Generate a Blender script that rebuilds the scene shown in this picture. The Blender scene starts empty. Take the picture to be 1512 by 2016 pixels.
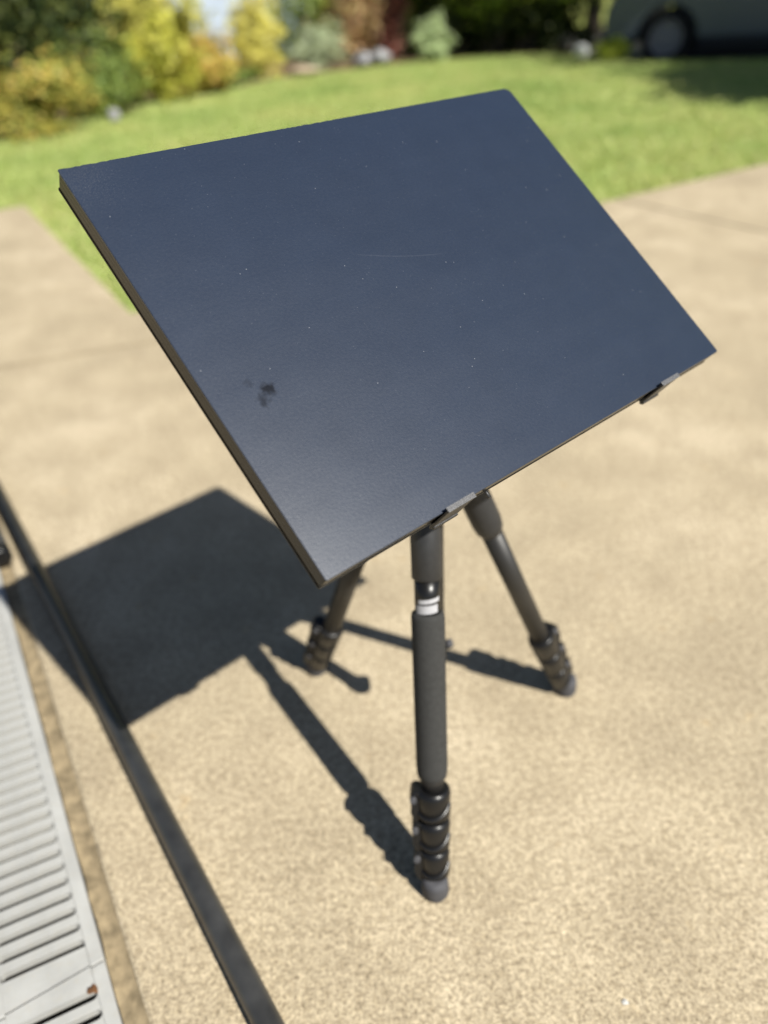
import bpy, bmesh, math, random
import numpy as np
from mathutils import Vector, Matrix

random.seed(7)
RNG = np.random.default_rng(11)
scene = bpy.context.scene
col = scene.collection

# ------------------------------------------------------------------ camera, sky, sun, exposure
RIGHT = Vector((0.9978, -0.0386, -0.0542)); UP = Vector((0.0665, 0.5788, 0.8128)); FWD = Vector((0.0, 0.8146, -0.5801))
cam_data = bpy.data.cameras.new('camera')
cam = bpy.data.objects.new('camera', cam_data); col.objects.link(cam)
cam.matrix_world = Matrix(((RIGHT.x, UP.x, -FWD.x, 0), (RIGHT.y, UP.y, -FWD.y, 0), (RIGHT.z, UP.z, -FWD.z, 0.85), (0, 0, 0, 1)))
cam_data.sensor_fit = 'VERTICAL'; cam_data.sensor_height = 36.0; cam_data.sensor_width = 27.0
cam_data.lens = 1436.6 / 2016 * 36
cam_data.clip_start = 0.01; cam_data.clip_end = 2000
cam_data.dof.use_dof = True
cam_data.dof.focus_distance = 0.568
cam_data.dof.aperture_fstop = 2.4
scene.camera = cam

SUN_TO = Vector((0.6722, -0.6118, 1.0)).normalized()
SUN_EL = math.asin(SUN_TO.z); SUN_ROT = math.atan2(SUN_TO.x, SUN_TO.y)
world = bpy.data.worlds.new('World'); scene.world = world; world.use_nodes = True
wn = world.node_tree.nodes
sky = wn.new('ShaderNodeTexSky'); sky.sky_type = 'NISHITA'; sky.sun_disc = False
sky.sun_elevation = SUN_EL; sky.sun_rotation = SUN_ROT
sky.air_density = 0.7; sky.dust_density = 0.5; sky.ozone_density = 0.7
wn['Background'].inputs[1].default_value = 0.05
world.node_tree.links.new(sky.outputs[0], wn['Background'].inputs[0])
sun_d = bpy.data.lights.new('sun', 'SUN'); sun_d.energy = 5.0; sun_d.angle = math.radians(0.53); sun_d.color = (1.0, 0.965, 0.885)
sun = bpy.data.objects.new('sun', sun_d); col.objects.link(sun)
sun.rotation_euler = SUN_TO.to_track_quat('Z', 'Y').to_euler(); sun.location = (4, -4, 8)
vs = scene.view_settings
vs.view_transform = 'Standard'; vs.look = 'None'; vs.gamma = 1.0; vs.use_curve_mapping = False
vs.exposure = 0.62
scene.cycles.use_denoising = True
scene.cycles.max_bounces = 8

# ------------------------------------------------------------------ helpers
def tag(o, label=None, cat=None, group=None, kind=None):
    if label: o['label'] = label
    if cat: o['category'] = cat
    if group: o['group'] = group
    if kind: o['kind'] = kind
    return o

def empty(name, loc=(0, 0, 0)):
    o = bpy.data.objects.new(name, None); o.location = loc; o.empty_display_size = 0.05
    col.objects.link(o); return o

class MB:
    def __init__(s): s.v = []; s.f = []; s.sm = []
    def add(s, vs, fs, smooth=False):
        b = len(s.v); s.v += [tuple(v) for v in vs]
        for f in fs: s.f.append(tuple(i + b for i in f)); s.sm.append(smooth)
    def box(s, c, ax, hx, hy, hz):
        """box with centre c, axes ax (3 Vectors), half sizes; chamfered edges"""
        c = Vector(c); vs = []
        for sx in (-1, 1):
            for sy in (-1, 1):
                for sz in (-1, 1): vs.append(c + ax[0]*sx*hx + ax[1]*sy*hy + ax[2]*sz*hz)
        s.add(vs, [(0,1,3,2),(4,6,7,5),(0,4,5,1),(2,3,7,6),(0,2,6,4),(1,5,7,3)])
    def tube(s, a, b, prof, n=28, cap=True):
        """revolved solid along a->b; prof = [(dist along, radius)]"""
        a = Vector(a); b = Vector(b); d = (b - a).normalized()
        u = d.orthogonal().normalized(); w = d.cross(u)
        base = len(s.v); rings = []
        vs = []; fs = []
        for (t, r) in prof:
            for k in range(n):
                an = 2*math.pi*k/n
                vs.append(a + d*t + (u*math.cos(an) + w*math.sin(an))*r)
        for i in range(len(prof)-1):
            for k in range(n):
                k2 = (k+1) % n
                fs.append((i*n+k, i*n+k2, (i+1)*n+k2, (i+1)*n+k))
        s.add(vs, fs, True)
        if cap:
            s.add(vs[:n], [tuple(range(n))[::-1]]); s.add(vs[-n:], [tuple(range(n))])
    def prism(s, pts, z0, z1):
        n = len(pts)
        vs = [(p[0], p[1], z0) for p in pts] + [(p[0], p[1], z1) for p in pts]
        fs = [tuple(range(n))[::-1], tuple(range(n, 2*n))] + [(i, (i+1) % n, n+(i+1) % n, n+i) for i in range(n)]
        s.add(vs, fs)
    def build(s, name, mat, parent=None, bevel=0, seg=2, loc=None):
        me = bpy.data.meshes.new(name)
        me.from_pydata(s.v, [], s.f); me.update()
        me.polygons.foreach_set('use_smooth', s.sm)
        bm = bmesh.new(); bm.from_mesh(me)
        bmesh.ops.remove_doubles(bm, verts=bm.verts, dist=1e-6)
        bmesh.ops.recalc_face_normals(bm, faces=bm.faces)
        if bevel:
            es = [e for e in bm.edges if len(e.link_faces) == 2 and e.calc_face_angle(0) > 0.6]
            bmesh.ops.bevel(bm, geom=es, offset=bevel, segments=seg, profile=0.5, affect='EDGES', clamp_overlap=True)
        bm.to_mesh(me); bm.free()
        o = bpy.data.objects.new(name, me)
        if mat: me.materials.append(mat)
        col.objects.link(o)
        if parent:
            o.parent = parent
            # geometry is written in world space for parts: undo the parent's place
            if loc is None:
                w = parent; off = Vector((0, 0, 0))
                while w: off += w.location; w = w.parent
                o.location = -off
        return o

def mat(name):
    m = bpy.data.materials.new(name); m.use_nodes = True
    nt = m.node_tree; b = nt.nodes['Principled BSDF']
    return m, nt, b
def node(nt, t, **kw):
    n = nt.nodes.new(t)
    for k, v in kw.items():
        if hasattr(n, k): setattr(n, k, v)
    return n
def coords(nt, kind='Object'):
    return node(nt, 'ShaderNodeTexCoord').outputs[kind]
def noise(nt, co, scale, detail=4, rough=0.55):
    n = node(nt, 'ShaderNodeTexNoise'); n.inputs['Scale'].default_value = scale
    n.inputs['Detail'].default_value = detail; n.inputs['Roughness'].default_value = rough
    nt.links.new(co, n.inputs['Vector']); return n.outputs['Fac']
def ramp(nt, fac, stops):
    r = node(nt, 'ShaderNodeValToRGB'); cr = r.color_ramp
    while len(cr.elements) < len(stops): cr.elements.new(0.5)
    for e, (p, c) in zip(cr.elements, stops):
        e.position = p; e.color = (*c, 1) if len(c) == 3 else c
    nt.links.new(fac, r.inputs['Fac']); return r.outputs['Color']
def mixc(nt, fac, a, b, mode='MIX'):
    m = node(nt, 'ShaderNodeMix'); m.data_type = 'RGBA'; m.blend_type = mode
    for s_, v in ((m.inputs['Factor'], fac), (m.inputs['A'], a), (m.inputs['B'], b)):
        pass
    ins = {i.identifier: i for i in m.inputs}
    def put(i, v):
        if hasattr(v, 'is_output') or isinstance(v, bpy.types.NodeSocket): nt.links.new(v, i)
        elif isinstance(v, (int, float)): i.default_value = v
        else: i.default_value = (*v, 1) if len(v) == 3 else v
    put(ins['Factor_Float'], fac); put(ins['A_Color'], a); put(ins['B_Color'], b)
    outs = {o.identifier: o for o in m.outputs}
    return outs['Result_Color']
def mth(nt, op, a, b=0.0, clamp=False):
    m = node(nt, 'ShaderNodeMath'); m.operation = op; m.use_clamp = clamp
    for i, v in enumerate((a, b)):
        if isinstance(v, (int, float)): m.inputs[i].default_value = v
        else: nt.links.new(v, m.inputs[i])
    return m.outputs[0]
def bump(nt, b, h, strength=0.3, dist=0.002):
    n = node(nt, 'ShaderNodeBump'); n.inputs['Strength'].default_value = strength; n.inputs['Distance'].default_value = dist
    nt.links.new(h, n.inputs['Height']); nt.links.new(n.outputs[0], b.inputs['Normal']); return n
def simple(name, c, rough=0.5, spec=0.5, metal=0.0, var=0.25, scale=60, bmp=0.0, bscale=400):
    m, nt, b = mat(name); co = coords(nt)
    n = noise(nt, co, scale, 4)
    lo = tuple(x*(1-var) for x in c); hi = tuple(min(1, x*(1+var)) for x in c)
    nt.links.new(ramp(nt, n, [(0.3, lo), (0.7, hi)]), b.inputs['Base Color'])
    b.inputs['Roughness'].default_value = rough; b.inputs['Specular IOR Level'].default_value = spec; b.inputs['Metallic'].default_value = metal
    if bmp: bump(nt, b, noise(nt, co, bscale, 3), bmp, 0.0006)
    return m

# ------------------------------------------------------------------ materials
def concrete_mat():
    m, nt, b = mat('exposed_sand_concrete'); co = coords(nt)
    big = noise(nt, co, 2.2, 6, 0.62); mid = noise(nt, co, 9, 5, 0.65); fine = noise(nt, co, 250, 4, 0.75); fine2 = noise(nt, co, 110, 4, 0.75)
    c = ramp(nt, big, [(0.32, (0.39, 0.328, 0.226)), (0.5, (0.475, 0.398, 0.276)), (0.68, (0.555, 0.470, 0.338))])
    c = mixc(nt, ramp(nt, mid, [(0.32, (0.7,)*3), (0.60, (0,)*3)]), c, (0.37, 0.305, 0.21))
    stain = noise(nt, co, 3.1, 6, 0.7)
    c = mixc(nt, ramp(nt, stain, [(0.56, (0,)*3), (0.75, (0.5,)*3)]), c, (0.35, 0.295, 0.20))
    rst = noise(nt, co, 15.0, 3, 0.6)
    c = mixc(nt, ramp(nt, rst, [(0.66, (0,)*3), (0.78, (0.45,)*3)]), c, (0.46, 0.31, 0.14))
    grain = ramp(nt, fine, [(0.35, (0.50, 0.48, 0.45)), (0.5, (0.96,)*3), (0.65, (1.32, 1.31, 1.27))])
    c = mixc(nt, 1.0, c, grain, 'MULTIPLY')
    grain2 = ramp(nt, fine2, [(0.36, (0.70, 0.68, 0.65)), (0.54, (1.0,)*3), (0.7, (1.18,)*3)])
    c = mixc(nt, 1.0, c, grain2, 'MULTIPLY')
    vo = node(nt, 'ShaderNodeTexVoronoi'); vo.inputs['Scale'].default_value = 120; nt.links.new(co, vo.inputs['Vector'])
    speck = ramp(nt, vo.outputs['Distance'], [(0.10, (1,)*3), (0.2, (0,)*3)])
    sel = ramp(nt, node_sep(nt, vo.outputs['Color']), [(0.80, (0,)*3), (0.82, (0.7,)*3)])
    c = mixc(nt, mth(nt, 'MULTIPLY', speck, sel), c, (0.16, 0.125, 0.085))
    nt.links.new(c, b.inputs['Base Color'])
    b.inputs['Roughness'].default_value = 0.92; b.inputs['Specular IOR Level'].default_value = 0.25
    h = mth(nt, 'ADD', mth(nt, 'MULTIPLY', fine, 0.6), mth(nt, 'MULTIPLY', fine2, 0.5))
    bump(nt, b, h, 0.45, 0.003)
    return m
def node_sep(nt, colour):
    s_ = node(nt, 'ShaderNodeSeparateColor'); nt.links.new(colour, s_.inputs[0]); return s_.outputs[0]

def board_mat():
    m, nt, b = mat('matt_black_laminate'); co = coords(nt)
    fine = noise(nt, co, 900, 2, 0.7); fine2 = noise(nt, co, 420, 3, 0.7); cloud = noise(nt, co, 5, 5, 0.6); cl2 = noise(nt, co, 28, 4, 0.6)
    # film of dust on a black laminate; its navy also holds the sky's blue sheen
    dust = mth(nt, 'MULTIPLY', ramp(nt, cloud, [(0.3, (0.84,)*3), (0.7, (0.96,)*3)]), ramp(nt, cl2, [(0.25, (0.92,)*3), (0.7, (1.03,)*3)]))
    # finger smudge (wiped clean of dust)
    def blob(x, y, r, soft):
        g = node(nt, 'ShaderNodeVectorMath'); g.operation = 'DISTANCE'
        wob = node(nt, 'ShaderNodeTexNoise'); wob.inputs['Scale'].default_value = 170; wob.inputs['Detail'].default_value = 3; nt.links.new(co, wob.inputs['Vector'])
        ad = node(nt, 'ShaderNodeVectorMath'); ad.operation = 'MULTIPLY_ADD'
        nt.links.new(wob.outputs['Color'], ad.inputs[0]); ad.inputs[1].default_value = (0.014,)*3; ad.inputs[2].default_value = (-0.007, -0.007, 0)
        ad2 = node(nt, 'ShaderNodeVectorMath'); ad2.operation = 'ADD'; nt.links.new(co, ad2.inputs[0]); nt.links.new(ad.outputs[0], ad2.inputs[1])
        mp = node(nt, 'ShaderNodeMapping'); mp.inputs['Scale'].default_value = (1, 1, 0); nt.links.new(ad2.outputs[0], mp.inputs['Vector'])
        nt.links.new(mp.outputs[0], g.inputs[0]); g.inputs[1].default_value = (x, y, 0)
        return ramp(nt, mth(nt, 'DIVIDE', g.outputs['Value'], r), [(0.35, (1,)*3), (soft, (0,)*3)])
    sm = mth(nt, 'MAXIMUM', blob(-0.1965, -0.039, 0.008, 0.95), mth(nt, 'MULTIPLY', blob(-0.2035, -0.0455, 0.0065, 0.9), 0.75))
    sm = mth(nt, 'MAXIMUM', sm, mth(nt, 'MULTIPLY', blob(-0.206, -0.029, 0.005, 0.9), 0.35))
    spk = node(nt, 'ShaderNodeTexVoronoi'); spk.inputs['Scale'].default_value = 130; nt.links.new(co, spk.inputs['Vector'])
    sp = mth(nt, 'MULTIPLY', ramp(nt, spk.outputs['Distance'], [(0.035, (1,)*3), (0.07, (0,)*3)]), ramp(nt, node_sep(nt, spk.outputs['Color']), [(0.83, (0,)*3), (0.86, (1,)*3)]))
    spk2 = node(nt, 'ShaderNodeTexVoronoi'); spk2.inputs['Scale'].default_value = 330; nt.links.new(co, spk2.inputs['Vector'])
    sp2 = mth(nt, 'MULTIPLY', ramp(nt, spk2.outputs['Distance'], [(0.06, (1,)*3), (0.14, (0,)*3)]), ramp(nt, node_sep(nt, spk2.outputs['Color']), [(0.55, (0,)*3), (1.0, (0.55,)*3)]))
    sp = mth(nt, 'MAXIMUM', sp, mth(nt, 'MULTIPLY', sp2, ramp(nt, cl2, [(0.4, (0.3,)*3), (0.7, (1,)*3)])))
    # one faint curved scratch
    xyz = node(nt, 'ShaderNodeSeparateXYZ'); nt.links.new(co, xyz.inputs[0]); X_, Y_ = xyz.outputs[0], xyz.outputs[1]
    bow = mth(nt, 'MULTIPLY', mth(nt, 'POWER', mth(nt, 'ABSOLUTE', mth(nt, 'ADD', X_, 0.025)), 2.0), 1.6)
    cv = mth(nt, 'ABSOLUTE', mth(nt, 'SUBTRACT', mth(nt, 'SUBTRACT', Y_, mth(nt, 'MULTIPLY', X_, -0.308)), mth(nt, 'ADD', bow, 0.0200)))
    scr = mth(nt, 'MULTIPLY', ramp(nt, mth(nt, 'MULTIPLY', cv, 1000.0), [(0.25, (1,)*3), (0.6, (0,)*3)]), ramp(nt, mth(nt, 'MULTIPLY', mth(nt, 'ABSOLUTE', mth(nt, 'ADD', X_, 0.022)), 20.0), [(0.5, (1,)*3), (0.9, (0,)*3)]))
    sp = mth(nt, 'MAXIMUM', sp, mth(nt, 'MULTIPLY', scr, mth(nt, 'MULTIPLY', fine2, 0.16)))
    # pale dust caught in the far corner
    cd = blob(-0.238, 0.178, 0.070, 1.0)
    cdn = mth(nt, 'MULTIPLY', mth(nt, 'MULTIPLY', cd, cd), ramp(nt, noise(nt, co, 1100, 3, 0.8), [(0.54, (0,)*3), (0.66, (1,)*3)]))
    base = mixc(nt, mth(nt, 'MULTIPLY', dust, mth(nt, 'SUBTRACT', 1.0, sm)), (0.005, 0.0065, 0.011), (0.0100, 0.0190, 0.0405))
    base = mixc(nt, mth(nt, 'MULTIPLY', sp, 0.55), base, (0.30, 0.31, 0.33))
    base = mixc(nt, mth(nt, 'MULTIPLY', cdn, 0.35), base, (0.22, 0.22, 0.22))
    nt.links.new(base, b.inputs['Base Color'])
    wm = node(nt, 'ShaderNodeMapping'); wm.inputs['Rotation'].default_value = (0, 0, 0.5); wm.inputs['Scale'].default_value = (3.0, 22.0, 1.0); nt.links.new(co, wm.inputs['Vector'])
    wipe = noise(nt, wm.outputs[0], 1.6, 4, 0.55)
    rg = mth(nt, 'ADD', mth(nt, 'MULTIPLY', fine2, 0.10), mth(nt, 'ADD', mth(nt, 'MULTIPLY', cl2, 0.03), mth(nt, 'MULTIPLY', wipe, 0.05)))
    nt.links.new(mth(nt, 'ADD', rg, 0.262), b.inputs['Roughness'])
    nt.links.new(mth(nt, 'SUBTRACT', 0.85, mth(nt, 'MULTIPLY', sm, 0.6)), b.inputs['Specular IOR Level'])
    bump(nt, b, mth(nt, 'ADD', mth(nt, 'MULTIPLY', fine, 0.7), fine2), 0.22, 0.0003)
    return m

def ply_mat():
    """black stained ply edge: thin layers show across the thickness (local z)"""
    m, nt, b = mat('black_stained_ply_edge'); co = coords(nt)
    w = node(nt, 'ShaderNodeTexWave'); w.bands_direction = 'Z'; w.inputs['Scale'].default_value = 72; w.inputs['Distortion'].default_value = 1.2
    w.inputs['Detail'].default_value = 2; w.inputs['Detail Scale'].default_value = 0.4
    mp = node(nt, 'ShaderNodeMapping'); mp.inputs['Scale'].default_value = (0.05, 0.05, 1); nt.links.new(co, mp.inputs['Vector']); nt.links.new(mp.outputs[0], w.inputs['Vector'])
    c = ramp(nt, w.outputs['Fac'], [(0.2, (0.011, 0.010, 0.008)), (0.8, (0.017, 0.015, 0.012))])
    nt.links.new(c, b.inputs['Base Color']); b.inputs['Roughness'].default_value = 0.26; b.inputs['Specular IOR Level'].default_value = 0.18
    bump(nt, b, w.outputs['Fac'], 0.15, 0.0004)
    return m

def grate_mat():
    m, nt, b = mat('weathered_pale_plastic'); co = coords(nt)
    n1 = noise(nt, co, 14, 5, 0.6); n2 = noise(nt, co, 120, 4, 0.7)
    c = ramp(nt, n1, [(0.3, (0.32, 0.32, 0.305)), (0.7, (0.44, 0.44, 0.42))])
    c = mixc(nt, ramp(nt, n2, [(0.5, (0,)*3), (0.75, (0.5,)*3)]), c, (0.38, 0.355, 0.30))
    nt.links.new(c, b.inputs['Base Color']); b.inputs['Roughness'].default_value = 0.6
    bump(nt, b, n2, 0.15, 0.001); return m

def leaf_mat(name, stops, transl=0.25):
    m = bpy.data.materials.new(name); m.use_nodes = True; nt = m.node_tree; nt.nodes.clear()
    out = node(nt, 'ShaderNodeOutputMaterial'); geo = node(nt, 'ShaderNodeNewGeometry')
    c = ramp(nt, geo.outputs['Random Per Island'], stops)
    if name == 'grass_blade':
        pn = noise(nt, coords(nt), 0.9, 5, 0.6); c = mixc(nt, 1.0, c, ramp(nt, pn, [(0.32, (0.66, 0.80, 0.62)), (0.5, (0.92, 0.98, 0.9)), (0.7, (1.08, 1.02, 1.02))]), 'MULTIPLY')
    d = node(nt, 'ShaderNodeBsdfPrincipled'); d.inputs['Roughness'].default_value = 0.55; d.inputs['Specular IOR Level'].default_value = 0.3
    nt.links.new(c, d.inputs['Base Color'])
    t = node(nt, 'ShaderNodeBsdfTranslucent'); nt.links.new(c, t.inputs['Color'])
    mx = node(nt, 'ShaderNodeMixShader'); mx.inputs[0].default_value = transl
    nt.links.new(d.outputs[0], mx.inputs[1]); nt.links.new(t.outputs[0], mx.inputs[2]); nt.links.new(mx.outputs[0], out.inputs[0])
    return m

M = {}
M['concrete'] = concrete_mat()
M['board'] = board_mat()
M['ply'] = ply_mat()
M['grate'] = grate_mat()
M['channel'] = simple('dusty_shaded_channel_plastic', (0.13, 0.12, 0.10), 0.8, 0.3, var=0.4, scale=40)  # dusty plastic, darkened further so the grate slots look shaded
M['mortar'] = simple('dirty_mortar', (0.26, 0.205, 0.125), 0.95, 0.2, var=0.4, scale=60, bmp=0.6, bscale=300)
M['foam'] = simple('dark_grey_foam', (0.034, 0.034, 0.033), 0.85, 0.3, var=0.15, scale=200, bmp=0.35, bscale=1500)
M['tube'] = simple('black_anodised_tube', (0.019, 0.018, 0.017), 0.48, 0.5, var=0.1, scale=40)
M['plastic'] = simple('black_moulded_plastic', (0.008, 0.008, 0.0085), 0.33, 0.4, var=0.1, scale=40)
M['collar'] = simple('charcoal_cast_metal', (0.022, 0.0225, 0.024), 0.5, 0.5, var=0.15, scale=150, bmp=0.2, bscale=900)
M['rubber'] = simple('grey_rubber', (0.062, 0.062, 0.068), 0.75, 0.35, var=0.15, scale=120)
M['label'] = simple('white_label_print', (0.38, 0.38, 0.40), 0.5, 0.5, var=0.15, scale=500)
M['bracket'] = simple('black_powder_coated_steel', (0.022, 0.022, 0.023), 0.4, 0.5, var=0.1, scale=400, bmp=0.3, bscale=1800)
M['pale_steel'] = simple('pale_speckled_steel', (0.085, 0.085, 0.09), 0.45, 0.5, 0.0, var=0.6, scale=1400, bmp=0.5, bscale=2200)  # paler than the bracket: sunlight on the hook tips put into the colour
M['pole'] = simple('black_pole_paint', (0.042, 0.042, 0.041), 0.36, 0.5, var=0.35, scale=25, bmp=0.2, bscale=180)
M['brown'] = simple('dry_brown_leaf', (0.13, 0.06, 0.025), 0.8, 0.3, var=0.5, scale=200)
M['tanstone'] = simple('tan_stone', (0.40, 0.32, 0.23), 0.9, 0.2, var=0.2)
M['chip'] = simple('white_chip', (0.5, 0.49, 0.46), 0.7, 0.3, var=0.1)
M['soil'] = simple('garden_soil', (0.16, 0.11, 0.065), 1.0, 0.1, var=0.45, scale=6, bmp=0.6, bscale=30)
M['bark'] = simple('grey_bark', (0.15, 0.12, 0.09), 0.9, 0.2, var=0.4, scale=20, bmp=0.6, bscale=40)
M['palebark'] = simple('pale_bark', (0.36, 0.33, 0.29), 0.9, 0.2, var=0.3, scale=20)
M['stone'] = simple('pale_garden_stone', (0.30, 0.30, 0.31), 0.85, 0.2, var=0.3, scale=9, bmp=0.5, bscale=25)
M['pad'] = simple('grey_gravel_pad', (0.26, 0.255, 0.22), 0.95, 0.2, var=0.35, scale=5, bmp=0.6, bscale=60)
M['carpaint'] = simple('grey_blue_car_paint', (0.10, 0.122, 0.142), 0.25, 0.5, 0.2, var=0.03, scale=4)
M['cardark'] = simple('black_car_trim', (0.015, 0.015, 0.016), 0.55, 0.4, var=0.1)
M['tyre'] = simple('tyre_rubber', (0.022, 0.021, 0.021), 0.85, 0.3, var=0.15)
M['rim'] = simple('dull_alloy_rim', (0.30, 0.29, 0.28), 0.5, 0.5, 0.0, var=0.1)
M['glass'] = simple('dark_car_glass', (0.02, 0.024, 0.028), 0.05, 0.6, var=0.05)
M['lamp'] = simple('clear_lamp_lens', (0.5, 0.5, 0.5), 0.1, 0.6, var=0.05)
M['ball'] = simple('white_ceramic', (0.45, 0.46, 0.44), 0.4, 0.5, var=0.05)
M['shed'] = simple('pale_blue_painted_board', (0.56, 0.66, 0.78), 0.6, 0.4, var=0.06, scale=3)
M['shedroof'] = simple('grey_roof_sheet', (0.22, 0.23, 0.25), 0.5, 0.4, var=0.1)

def lawn_mat():
    m, nt, b = mat('lawn_thatch'); co = coords(nt)
    n1 = noise(nt, co, 0.8, 5, 0.6); n2 = noise(nt, co, 7, 5, 0.7)
    c = ramp(nt, n1, [(0.3, (0.22, 0.27, 0.06)), (0.55, (0.30, 0.32, 0.09)), (0.75, (0.36, 0.34, 0.12))])
    c = mixc(nt, ramp(nt, n2, [(0.45, (0,)*3), (0.75, (0.5,)*3)]), c, (0.17, 0.22, 0.045))
    nt.links.new(c, b.inputs['Base Color']); b.inputs['Roughness'].default_value = 0.9; b.inputs['Specular IOR Level'].default_value = 0.15
    bump(nt, b, n2, 0.6, 0.03); return m
M['lawn'] = lawn_mat()
M['blade'] = leaf_mat('grass_blade', [(0.0, (0.34, 0.44, 0.12)), (0.45, (0.50, 0.57, 0.20)), (0.75, (0.60, 0.61, 0.26)), (0.92, (0.66, 0.60, 0.33)), (1.0, (0.32, 0.42, 0.10))], 0.35)

# ------------------------------------------------------------------ the setting
E1 = Vector((-0.49, 0.872)).normalized()      # along the drain, away from the camera
E2 = Vector((0.872, 0.49)).normalized()       # away from the drain
Q = Vector((-0.82, 2.47))                     # lawn corner
P_FAR = Q + E1*2.12                           # far end of the paved strip

def sheet(name, pts, z, m, parent=None):
    mb = MB(); mb.add([(p[0], p[1], z) for p in pts], [tuple(range(len(pts)))]); return mb.build(name, m, parent)

g = sheet('ground', [(-600, -600), (600, -600), (600, 900), (-600, 900)], -0.45, M['lawn']); tag(g, kind='structure')

# driveway of two poured slabs with a joint between them, beside the drain
O = Vector((-0.3405, 0.3818))                 # right edge of the grating at the joint of two grates
DA = Vector((-0.487, 0.8734)).normalized()    # along the grating, away from the camera
DB = Vector((-0.8734, -0.487)).normalized()   # across it, to the left
drv = empty('driveway'); tag(drv, kind='structure')
S0 = O - DB*0.023                             # slab edge beside the grating
far = S0 + DA*30; near = S0 - DA*6
J = Vector((1.36, 3.29))                      # a point on the slab joint
def line_x(p, d, q, e):
    # p + d*t meets q + e*s
    det = d.x*(-e.y) - d.y*(-e.x); w = q - p
    t = (w.x*(-e.y) - w.y*(-e.x))/det; return p + d*t
JT = line_x(J, E1, Q, E2); JB = J - E1*9
lend = line_x(P_FAR, E2, S0, DA)
def slab(pts, name='concrete_slab', z0=-0.10, z1=0.0, bev=0.006):
    mb = MB(); mb.prism(pts, z0, z1); return mb.build(name, M['concrete'], drv, bevel=bev)
gapv = E2*0.005
slab([near, near + E2*0.0 + (JB - near - gapv), JT - gapv, Q, P_FAR, lend])
slab([JB + gapv, JB + E2*9, JT + E2*7.2, JT + gapv])
mb = MB(); mb.add([(p.x, p.y, -0.02) for p in (JB - gapv*1.2, JB + gapv*1.2, JT + gapv*1.2, JT - gapv*1.2)], [(0, 1, 2, 3)])
mb.build('joint_filler', M['mortar'], drv)
cj0 = Vector((-1.36, 1.995)); cj1 = Vector((-0.30, 2.30)); cn = Vector((-(cj1-cj0).y, (cj1-cj0).x)).normalized()*0.005
mb = MB(); nj = 40; vs = []; fs = []
for i in range(nj+1):
    p = cj0 + (cj1-cj0)*(i/nj) + cn*random.uniform(-.35, .35)
    vs += [(p.x-cn.x, p.y-cn.y, 0.0012), (p.x+cn.x, p.y+cn.y, 0.0012)]
    if i: fs.append((2*i-2, 2*i, 2*i+1, 2*i-1))
mb.add(vs, fs); mb.build('joint_filler', M['mortar'], drv)
# house-side slab left of the channel
HL = O + DB*0.124
HLE = line_x(P_FAR, E2, HL, DA)
slab([HL - DA*6, HLE, HLE + DB*5, HL - DA*6 + DB*5])
# infill where the channel ends
slab([S0 + DA*1.825 + DB*0.003, lend + DB*0.003, HLE - DB*0.003, HL + DA*1.825 - DB*0.003])

# bedding strip between grate frame and slab
mb = MB(); a0 = O - DA*0.75; a1 = O + DA*1.82
mb.add([((a0 - DB*0.024).x, (a0 - DB*0.024).y, -0.010), ((a1 - DB*0.024).x, (a1 - DB*0.024).y, -0.010), ((a1 + DB*0.004).x, (a1 + DB*0.004).y, -0.005), ((a0 + DB*0.004).x, (a0 + DB*0.004).y, -0.005)], [(0, 1, 2, 3)])
nseg = 90
mb = MB(); vs = []; fs = []
for i in range(nseg+1):
    c0 = a0 + (a1 - a0)*(i/nseg)
    for off, z in ((-0.0245, -0.004), (-0.018, -0.007), (-0.010, -0.008), (-0.0015, -0.006)):
        q = c0 + DB*(off + (0 if off < -0.02 else random.uniform(-.001, .001))); vs.append((q.x, q.y, z + random.uniform(-0.0018, 0.0018)))
for i in range(nseg):
    for k in range(3): a = i*4+k; fs.append((a, a+1, a+5, a+4))
mb.add(vs, fs, True); mb.build('mortar_strip', M['mortar'], drv)

# lawn and garden bed
LB = [(-9, 6.1), (-5.2, 6.9), (-3.25, 7.5), (-2.73, 8.1), (-2.25, 9.2), (-1.7, 9.9), (-1.05, 11.3), (0.0, 11.9), (1.16, 12.7), (2.2, 12.75), (2.95, 12.2), (3.4, 10.25), (4.1, 9.85), (5.6, 9.1), (12, 6.3)]
RC = JT + E2*7.2
lawn_poly = [tuple(P_FAR), tuple(Q), tuple(JT), tuple(RC)] + LB[::-1] + [tuple(P_FAR - E2*9)]
_m = MB(); _m.prism(lawn_poly, -0.5, -0.022); lw = _m.build('lawn', M['lawn']); tag(lw, kind='structure')
bed_poly = LB[:12] + [(3.4, 14.5), (2.5, 30), (-16, 30), (-16, 6.1)]
_m = MB(); _m.prism(bed_poly, -0.5, -0.03); bed = _m.build('garden_bed', M['soil']); tag(bed, kind='structure')
pad_poly = [(3.2, 10.25), (4.1, 9.75), (5.6, 9.0), (12, 6.2), (18, 12), (12, 22), (2.4, 22), (3.2, 14.5)]
pad = sheet('parking_pad', pad_poly, -0.20, M['pad']); tag(pad, kind='structure')

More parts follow.
